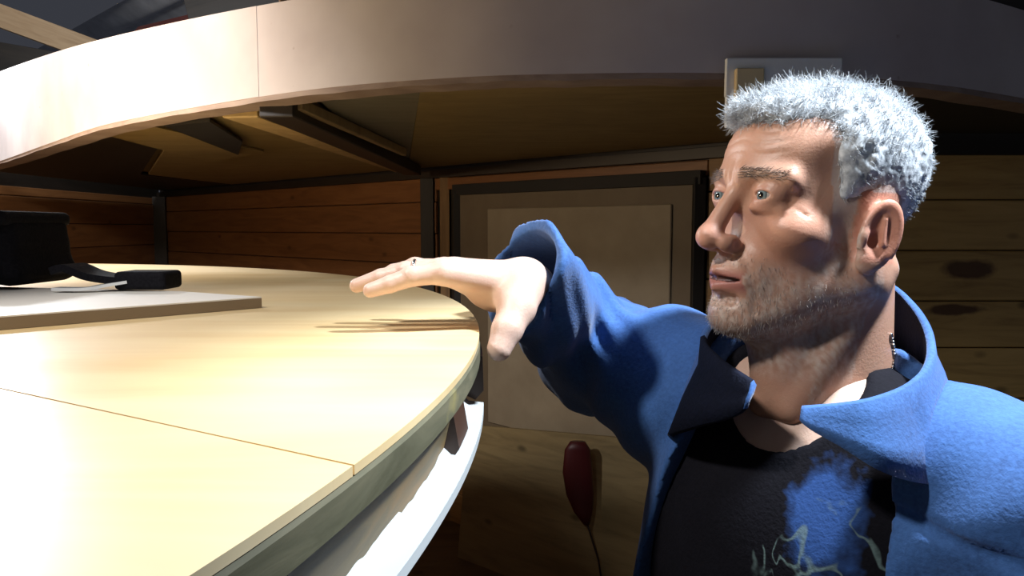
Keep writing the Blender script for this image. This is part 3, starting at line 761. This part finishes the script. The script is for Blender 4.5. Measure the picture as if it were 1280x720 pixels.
at = nn.n('ShaderNodeAttribute', attribute_name='tone'); nz = nn.noise(nn.mapping((1, 1, 1)), 70, 4, .6)
nn.color(nn.mix(nn.ramp(nz, [(.3, (0, 0, 0)), (.75, (.22, .22, .22))]), at.outputs['Color'], (.5, .2, .14)))
nn.bump(nn.noise(nn.mapping((1, 1, 1)), 420, 3, .6), .25, .0012)
body = link('body', me, ms, man)
# eyes
me_eye = mat('eyeball', (.62, .58, .54), .08, spec=.6); nn = N(me_eye)
tc = nn.n('ShaderNodeTexCoord'); sx = nn.n('ShaderNodeSeparateXYZ'); nn.l(tc.outputs['Object'], sx.inputs[0])
mr = nn.n('ShaderNodeMath', operation='DIVIDE'); nn.l(sx.outputs['X'], mr.inputs[0]); mr.inputs[1].default_value = .0121
nn.color(nn.ramp(mr.outputs[0], [(.845, (.42, .38, .35)), (.865, (.05, .07, .08)), (.94, (.16, .21, .22)), (.962, (.12, .16, .17)), (.968, (.003, .003, .003))]))
for sy, nm in ((1, 'eye'), (-1, 'eye')):
    bm = bmesh.new(); bmesh.ops.create_uvsphere(bm, u_segments=28, v_segments=18, radius=.0121)
    me = bpy.data.meshes.new('eye'); bm.to_mesh(me); bm.free(); o = link('eye', me, me_eye, man, smooth=True)
    pos = h2w((.0755, sy*.0325, -.0015)); gaze = Vector(h2w((1.0, .10, -.02))-h2w((0, 0, 0)))
    o.location = Vector(pos)-man.location; o.rotation_euler = gaze.to_track_quat('X', 'Z').to_euler()

# hair: cap for volume plus short strands
def hair_cap(p):
    q = w2h(p).astype(np.float32); x, z = q[:, 0], q[:, 2]
    base = head_cran(q)
    th = .003+.005*np.clip((z-.02)/.07, 0, 1)+.0022*vnoise(q, 110, 2.)*np.clip((z+.0)/.05, 0, 1)+.0008*vnoise(q, 330, 5.)+.015*np.exp(-((x-.084)/.018)**2)*np.clip((z-.045)/.02, 0, 1)*np.clip((.098-z)/.02, 0, 1)
    m = scalp_dist(q)
    m = m+.002*vnoise(q, 160, 8.); th = th*np.clip(.1-m/.014, .06, 1)
    return smax(base-th, m, .004)
def head_cran(q):
    d = ell(q, (-.012, 0, .031), (.091, .077, .072)); d = smin(d, ell(q, (.028, 0, .030), (.061, .063, .056)), .025)
    return smin(d, ell(q, (.030, 0, -.035), (.052, .057, .072)), .03)
def scalp_dist(q):
    """negative inside the region that carries hair"""
    x, y, z = q.T; ay = np.abs(y)
    front = .104-np.clip((ay-.014)/.040, 0, 1)*.056
    a = np.maximum(.066-z, x-front)
    b = np.maximum(x-(.028+np.clip((z-.0)/.06, 0, 1)*.010), (-.002-np.clip(-.02-x, 0, .1)*.75)-z)
    d = smin(a, b, .01)
    ear = ell(np.stack([x, ay, z], 1), (-.002, .075, -.026), (.025, .03, .031))
    return np.maximum(d, -ear)
Vc, Qc = nets(hair_cap, HP-(.13, .14, .10), HP+(.16, .15, .15), .0026)
mh = mat('grey_hair', (.55, .58, .62), .55, spec=.4); nn = N(mh)
hz = nn.noise(nn.mapping((1, 1, 1)), 60, 4, .7); nn.color(nn.ramp(hz, [(.32, (.20, .22, .25)), (.5, (.48, .52, .56)), (.7, (.74, .78, .82))]))
hair = link('hair', np_mesh('hair', Vc-ML, Qc), mh, man)
def strands(name, roots, dirs, lens, rad, m, curl=.35, seg=4):
    V = []; F = []; k = 0
    K = len(roots); pts = np.empty((K, seg+1, 3)); pts[:, 0] = roots; d = dirs.copy()
    ax = rng.normal(size=(K, 3)); ax /= np.linalg.norm(ax, axis=1)[:, None]
    for s in range(seg):
        pts[:, s+1] = pts[:, s]+d*(lens/seg)[:, None]
        d = d+np.cross(ax, d)*curl+rng.normal(size=(K, 3))*.08; d[:, 2] -= .05; d /= np.linalg.norm(d, axis=1)[:, None]
    u = np.cross(dirs, ax); u /= np.linalg.norm(u, axis=1)[:, None]; v = np.cross(dirs, u)
    out = np.empty((K, seg+1, 3, 3))
    for s in range(seg+1):
        r = rad*(1-.75*s/seg)
        for j in range(3): out[:, s, j] = pts[:, s]+(u*math.cos(j*2.094)+v*math.sin(j*2.094))*r
    V = out.reshape(-1, 3); base = (np.arange(K)*(seg+1)*3)[:, None]; Q = []
    for s in range(seg):
        for j in range(3): Q.append(base+np.array([s*3+j, s*3+(j+1) % 3, s*3+3+(j+1) % 3, s*3+3+j]))
    Q = np.stack(Q, 1).reshape(-1, 4)
    o = link(name, np_mesh(name, V-ML, Q), m, man); return o
def grad(f, p, e=.001): g = np.stack([f(p+np.eye(3)[i]*e)-f(p-np.eye(3)[i]*e) for i in range(3)], 1); return g/np.maximum(np.linalg.norm(g, axis=1), 1e-9)[:, None]
K = 30000; ii = rng.integers(0, len(Vc), K); rt = Vc[ii]+rng.normal(size=(K, 3))*.001; q = w2h(rt); nr = grad(head_cran, q)@HM.T
ok = np.einsum('ij,ij->i', nr, rt-HP) > .03; rt, q, nr = rt[ok], q[ok], nr[ok]
top = np.clip((q[:, 2]-.03)/.06, 0, 1)[:, None]
comb = np.where(q[:, 2:3] > .05, HM[:, 0]*.7+HM[:, 2]*.0, -HM[:, 2]*.9-HM[:, 0]*.5)
dr = nr*(.22+.10*top)+comb*.8+rng.normal(size=nr.shape)*.40; dr /= np.linalg.norm(dr, axis=1)[:, None]
ln = (.006+.010*top[:, 0])*rng.uniform(.6, 1.3, len(rt)); fr = (q[:, 0] > .05); ln[fr] *= 1.15
o = strands('hair_strands', rt-nr*.003, dr, ln, .00034, mh, .55); o['kind'] = 'stuff'
# stubble on jaw and chin, eyebrows
qh = w2h(Vh); x, y, z = qh.T; ay = np.abs(y)
lipz = (x > .08) & (ay < .027) & (z > -.089) & (z < -.062)
bm_ = ((z < -.052) & (z > -.125) & (x > .0) | ((x > .010) & (x < .034) & (z < -.0) & (ay > .05))) & ~lipz & (ay < .071) & (~((x > .02) & (z > -.07) & (ay > .045)))
dens = np.where((x > .06) & (z < -.08), 1., .35)
bi = np.flatnonzero(bm_ & (rng.random(len(x)) < .35*dens)); g_ = grad(lambda a: head_sdf(a.astype(np.float32)), qh[bi])
d_ = (g_*.6+np.array((.1, 0, -.7))+rng.normal(size=g_.shape)*.25)@HM.T; d_ /= np.linalg.norm(d_, axis=1)[:, None]
mb_ = mat('stubble', (.4, .37, .34), .5)
o = strands('stubble', Vh[bi], d_, rng.uniform(.002, .0042, len(bi)), .00022, mb_, .1, 2); o['kind'] = 'stuff'
brm = (ay > .010) & (ay < .054) & (x > .055) & (np.abs(z-(.018-.12*np.clip(ay-.032, 0, 1))) < .0045)
bi = np.flatnonzero(brm & (rng.random(len(x)) < .8)); g_ = grad(lambda a: head_sdf(a.astype(np.float32)), qh[bi])
d_ = (g_*.5+np.c_[np.full(len(bi), -.5), np.sign(y[bi])*.8, np.full(len(bi), .1)]+rng.normal(size=g_.shape)*.2)@HM.T; d_ /= np.linalg.norm(d_, axis=1)[:, None]
o = strands('eyebrows', Vh[bi], d_, rng.uniform(.005, .009, len(bi)), .0003, mat('eyebrow_hair', (.16, .12, .1), .5), .1, 3); o['kind'] = 'stuff'

# ---------------------------------------------------------------- clothes
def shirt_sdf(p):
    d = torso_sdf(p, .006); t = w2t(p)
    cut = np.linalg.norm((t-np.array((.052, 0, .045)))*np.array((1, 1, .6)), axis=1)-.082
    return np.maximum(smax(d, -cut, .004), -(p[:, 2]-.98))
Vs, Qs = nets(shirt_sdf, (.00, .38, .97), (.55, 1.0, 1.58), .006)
nn = N(M['shirt']); old = nn.b.inputs['Base Color'].links[0].from_socket
pc = P(1030, 655, .60)-man.location
def blob(c, rad, edge):
    tcb = nn.n('ShaderNodeTexCoord'); vs = nn.n('ShaderNodeVectorMath', operation='SUBTRACT'); nn.l(tcb.outputs['Object'], vs.inputs[0]); vs.inputs[1].default_value = c
    vm = nn.n('ShaderNodeVectorMath', operation='MULTIPLY'); nn.l(vs.outputs[0], vm.inputs[0]); vm.inputs[1].default_value = rad
    ln_ = nn.n('ShaderNodeVectorMath', operation='LENGTH'); nn.l(vm.outputs[0], ln_.inputs[0])
    ad_ = nn.n('ShaderNodeMath', operation='MULTIPLY_ADD'); nn.l(nn.noise(nn.mapping((1, 1, 1)), 28, 3, .6), ad_.inputs[0]); ad_.inputs[1].default_value = .9; nn.l(ln_.outputs['Value'], ad_.inputs[2])
    return nn.ramp(ad_.outputs[0], [(.9-edge, (1, 1, 1)), (.9+edge, (0, 0, 0))])
c_ = nn.mix(blob(pc, (17, 17, 6.5), .10), old, (.03, .08, .26))  # blue patch painted in for fleece catching light amid the chest shade
sf = nn.noise(nn.mapping((1, 1, .7)), 24, 1.5, .5, 1.2)
sq = nn.mix(blob(pc-Vector((-.01, 0, .035)), (9, 9, 10), .05), (0, 0, 0), nn.ramp(sf, [(.47, (0, 0, 0)), (.49, (.7, .7, .7)), (.505, (.7, .7, .7)), (.525, (0, 0, 0))]))
nn.color(nn.mix(sq, c_, (.16, .24, .24)))
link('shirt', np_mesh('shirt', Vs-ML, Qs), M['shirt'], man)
cuffdir = (WRR-ELR)/np.linalg.norm(WRR-ELR); CUF = WRR-cuffdir*.012; CUTN = np.array((-.82, -.50, .20)); CUTN /= np.linalg.norm(CUTN); CUTP = np.array(P(642, 372, .765))
def jacket_sdf(p):
    t = w2t(p)
    d = torso_sdf(p, .020)
    ba = cone(p, SHR, ELR, .078, .070); fa = cone(p, ELR, CUF+cuffdir*.05, .068, .058)
    la = smin(cone(p, SHL, ELL, .076, .064), cone(p, ELL, WRL-(WRL-ELL)*.05, .064, .044), .03)
    d = smin(d, smin(ba, fa, .06), .06); d = smin(d, la, .04)
    # folds
    ra = p-ELR; along = p@cuffdir; w1 = np.exp(-np.maximum(fa, 0)/.03)*(np.minimum(ba, fa) < .03)
    ang = p[:, 0]*85+p[:, 1]*18+p[:, 2]*12
    d = d+w1*(.0045*np.sin(ang+2.2*np.sin(p[:, 2]*28))+.002*np.sin(ang*2.3+p[:, 2]*60))
    d = d+.0035*np.sin(t[:, 2]*34+t[:, 1]*26+2*np.sin(t[:, 1]*19))*np.clip(1-w1, 0, 1)+.0022*np.sin(t[:, 1]*75-t[:, 2]*41+1.5*np.sin(t[:, 2]*30))
    # yoke seam across the left chest and sleeve
    sl = np.abs(t[:, 2]+.095+.10*np.clip(t[:, 1]-.06, 0, 1)*1.0)-.0022
    d = d+.0045*np.exp(-(np.maximum(sl, 0)/.0035)**2)*(t[:, 1] > .035)
    # cut at the cuff
    c_ = (p-CUTP)@CUTN+.003*np.sin(p[:, 2]*60)
    near = np.linalg.norm(p-CUF, axis=1) < .14
    d = np.where(near, smax(d, c_, .006), d)
    hol = cone(p, ELR+cuffdir*.10, CUF+cuffdir*.08, .043, .0480); d = smax(d, -hol, .004)
    lc = (p-WRL)@((WRL-ELL)/np.linalg.norm(WRL-ELL)); d = np.where(np.linalg.norm(p-WRL, axis=1) < .1, np.maximum(d, lc+.01), d)
    d = smax(d, -torso_sdf(p, .0015), .002)
    # neck opening; front cut wide so black cloth stands in for chest shade
    nh = cone(p, t2w((.010, 0, -.02)), t2w((.0, 0, .2)), .076, .085); d = smax(d, -nh, .006)
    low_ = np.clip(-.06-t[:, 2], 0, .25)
    shade_slot = np.maximum(t[:, 1]-(.123-.10*(t[:, 2]+.1)), -t[:, 1]-(.080+.30*low_)); shade_slot = np.maximum(shade_slot, -t[:, 0]-.03)
    d = smax(d, -shade_slot, .004)
    return np.maximum(d, -(p[:, 2]-.93))
Vj, Qj = nets(jacket_sdf, (-.10, .24, .92), (.64, 1.16, 1.64), .0048)
jk = link('fleece_jacket', np_mesh('fleece_jacket', Vj-ML, Qj), M['fleece'], man); jk['label'] = 'blue fleece jacket with a stand collar'
# collar
rim = [P(1003, 512, .575), P(1050, 508, .56), P(1092, 500, .555), P(1132, 482, .575), P(1156, 452, .61), P(1155, 415, .655), P(1135, 380, .70), P(1105, 357, .745),
       P(1040, 352, .79), P(960, 368, .80), P(905, 398, .765), P(884, 425, .72), P(905, 452, .665), P(945, 480, .62)]
rs_ = spline([tuple(p) for p in rim], 90); cen = np.mean(rs_, 0)
base_drop = []
V, F = [], []
NCR = 7
for i, p in enumerate(rs_):
    p = np.array(p); o_ = p-cen; o_[2] = 0; o_ /= np.linalg.norm(o_)
    s_ = i/89
    hgt = .040+.028*math.sin(s_*PI)
    hgt = .012
    while hgt < .11 and float(jacket_sdf((p+o_*(.010+.28*hgt)+np.array((0, 0, -hgt)))[None].astype(np.float32))[0]) > -.006: hgt += .003
    hgt = min(hgt, .006+.0032*i, .02+.006*(89-i))
    fl = .28*hgt
    prof = [(.000, 0.), (.003, .004), (.007, .002), (.009, -.25*hgt), (.010+.5*fl, -.6*hgt), (.010+fl, -1.0*hgt), (.004+fl, -1.02*hgt), (.004+.5*fl, -.7*hgt), (.002, -.4*hgt), (-.001, -.05*hgt)]
    for dx, dz in prof: V.append(p+o_*dx+np.array((0, 0, dz)))
q_ = 10
for i in range(89):
    for j in range(q_): F.append((i*q_+j, i*q_+(j+1) % q_, (i+1)*q_+(j+1) % q_, (i+1)*q_+j))
F += [tuple(range(q_)), tuple(89*q_+j for j in range(q_-1, -1, -1))]
me = mesh('collar', [v-ML for v in V], F); bm = bmesh.new(); bm.from_mesh(me); bmesh.ops.recalc_face_normals(bm, faces=bm.faces); bm.to_mesh(me); bm.free()
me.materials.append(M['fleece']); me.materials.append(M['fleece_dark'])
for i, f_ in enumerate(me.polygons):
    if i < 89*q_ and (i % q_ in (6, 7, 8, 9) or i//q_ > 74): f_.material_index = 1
co = link('collar', me, None, jk, smooth=True)
# necklace
npx = [(1114, 418), (1117, 432), (1118, 448), (1115, 464), (1109, 478), (1101, 490), (1092, 500)]
ch = spline([tuple(P(x_, y_, .62)) for x_, y_ in npx], 26); V, F = [], []
camp = np.array((0, 0, CZ))
for c_ in ch:
    # push the bead onto the neck's skin along its line of sight
    d_ = (np.array(c_)-camp); d_ /= np.linalg.norm(d_); t_ = .45
    for _ in range(60):
        s_ = float(skin_head((camp+d_*t_)[None].astype(np.float32))[0])
        if s_ < .0012: break
        t_ += s_*.8
    c3 = camp+d_*t_
    bm = bmesh.new(); bmesh.ops.create_icosphere(bm, subdivisions=1, radius=.0019); k = len(V)
    V += [np.array(v.co)+c3-ML for v in bm.verts]; F += [tuple(k+v.index for v in f_.verts) for f_ in bm.faces]; bm.free()
nk = link('necklace', mesh('necklace', V, F), M['silver'], man, smooth=True); nk['label'] = 'silver bead chain round the neck'
# finger ring
a_, b_ = fing['ring'][0], fing['ring'][1]
a_, b_ = fing['middle'][0], fing['middle'][1]; c_ = a_+(b_-a_)*.72; dd = (b_-a_)/np.linalg.norm(b_-a_); u_ = np.cross(dd, (0, 0, 1.)); u_ /= np.linalg.norm(u_); v_ = np.cross(dd, u_)
tube('finger_ring', [c_+(u_*math.cos(t_)+v_*math.sin(t_))*.0112-ML for t_ in np.linspace(0, 2*PI, 24, endpoint=False)], .0016, M['silver'], man, 6, True)

# trousers, boots
def trous(p):
    t = w2t(p)
    d = ell(t, (.0, 0, -.52), (.125, .165, .13))
    for s in (1, -1):
        hip = t2w((0, s*.085, -.60)); kn = t2w((.03, s*.10, -.98)); an = t2w((-.01, s*.12, -1.38))
        d = smin(d, smin(cone(p, hip, kn, .092, .068), cone(p, kn, an, .068, .060), .03), .03)
    return np.maximum(d, -(p[:, 2]-.09))
Vt, Qt = nets(trous, (.02, .42, .05), (.60, 1.0, 1.1), .012)
link('trousers', np_mesh('trousers', Vt-ML, Qt), M['denim'], man)
for s in (1, -1):
    an = t2w((-.01, s*.12, 0)); an[2] = 0
    f = lambda p, an=an: np.maximum(smin(cone(p, an+(0, 0, .13), an+(0, 0, .05), .048, .045), cone(p, an+np.array((0, 0, .04)), an+TF*.17+np.array((0, 0, .035)), .045, .038), .03), -p[:, 2]+.002)
    Vo, Qo = nets(f, an-(.25, .25, .02), an+(.12, .12, .20), .008); link('boot', np_mesh('boot', Vo-ML, Qo), M['boot'], man)

# ---------------------------------------------------------------- black bag on the board
BL = Vector((-.835, 1.06, BZ+.001))
bag = tag(empty('camera_bag', BL), 'black padded bag with a grey strip as painted highlight on its flap, on the white-faced board', 'bag')
BLn = np.array(BL)
def bag_sdf(p):
    q = p-BLn-np.array((0, 0, .050)); q = q.copy()
    d = rbox(q, (0, 0, 0), (.15, .075, .049), .02)
    d = d+.004*np.sin(q[:, 0]*45+3*np.sin(q[:, 2]*30))+.002*np.sin(q[:, 2]*150+q[:, 0]*20)
    d = smax(d, -cone(q, (-.2, -.085, .030), (.2, -.085, .030), .006, .006), .006)
    return np.maximum(d, -(p[:, 2]-BZ-.0012))
Vg, Qg = nets(bag_sdf, BLn-(.19, .11, .01), BLn+(.19, .11, .15), .005)
link('bag_body', np_mesh('bag_body', Vg-BLn, Qg), M['bag'], bag)
def lidf(p):
    q = p-BLn-np.array((.0, -.004, .098)); return rbox(q, (0, 0, 0), (.143, .076, .008), .007)+.003*np.sin(q[:, 0]*30)
Vg, Qg = nets(lidf, BLn+(-.17, -.11, .088), BLn+(.17, .11, .128), .004)
link('bag_flap', np_mesh('bag_flap', Vg-BLn, Qg), M['bag'], bag)
# strap with its black end block, and the clear loop under it
def ribb(name, pts, w_, th, m, parent, org):
    s = spline(pts, 24); V, F = [], []
    for i, p in enumerate(s):
        t = s[min(i+1, 23)]-s[max(i-1, 0)]; t /= np.linalg.norm(t); y_ = np.cross((0, 0, 1.), t); y_ /= np.linalg.norm(y_); z_ = np.cross(t, y_)
        for a, b in ((-1, -1), (1, -1), (1, 1), (-1, 1)): V.append(p+y_*a*w_/2+z_*b*th/2-org)
    for i in range(23):
        for j in range(4): F.append((i*4+j, i*4+(j+1) % 4, i*4+4+(j+1) % 4, i*4+4+j))
    F += [(3, 2, 1, 0), tuple(23*4+j for j in range(4))]
    return link(name, mesh(name, V, F), m, parent)
YS = 1.0
ribb('highlight_strip', [BLn+np.array((-.14, -.076, .1065)), BLn+np.array((-.03, -.077, .1060)), BLn+np.array((.06, -.077, .105)), BLn+np.array((.13, -.074, .1065))], .012, .003, M['bag_edge'], bag, BLn)
strap_ = ribb('strap', [P(76, 338, YS), P(92, 334, YS), P(118, 344, YS), P(150, 349, YS), P(190, 351, YS)], .05, .010, M['bag'], bag, BLn)
blk = P(186, 349.5, YS)
def bl(p): q = p-np.array(blk); return rbox(q, (0, 0, 0), (.035, .028, .0125), .006)
Vg, Qg = nets(bl, np.array(blk)-(.05, .04, .03), np.array(blk)+(.05, .04, .03), .003); link('buckle', np_mesh('buckle', Vg-BLn, Qg), M['bag'], strap_)
ribb('clear_loop', [(P(70, 361, YS-.04)), P(105, 361, YS-.04), P(130, 357, YS-.03), P(160, 352, YS-.02)], .02, .004, mat('clear_plastic', (.75, .78, .8), .15), bag, BLn)
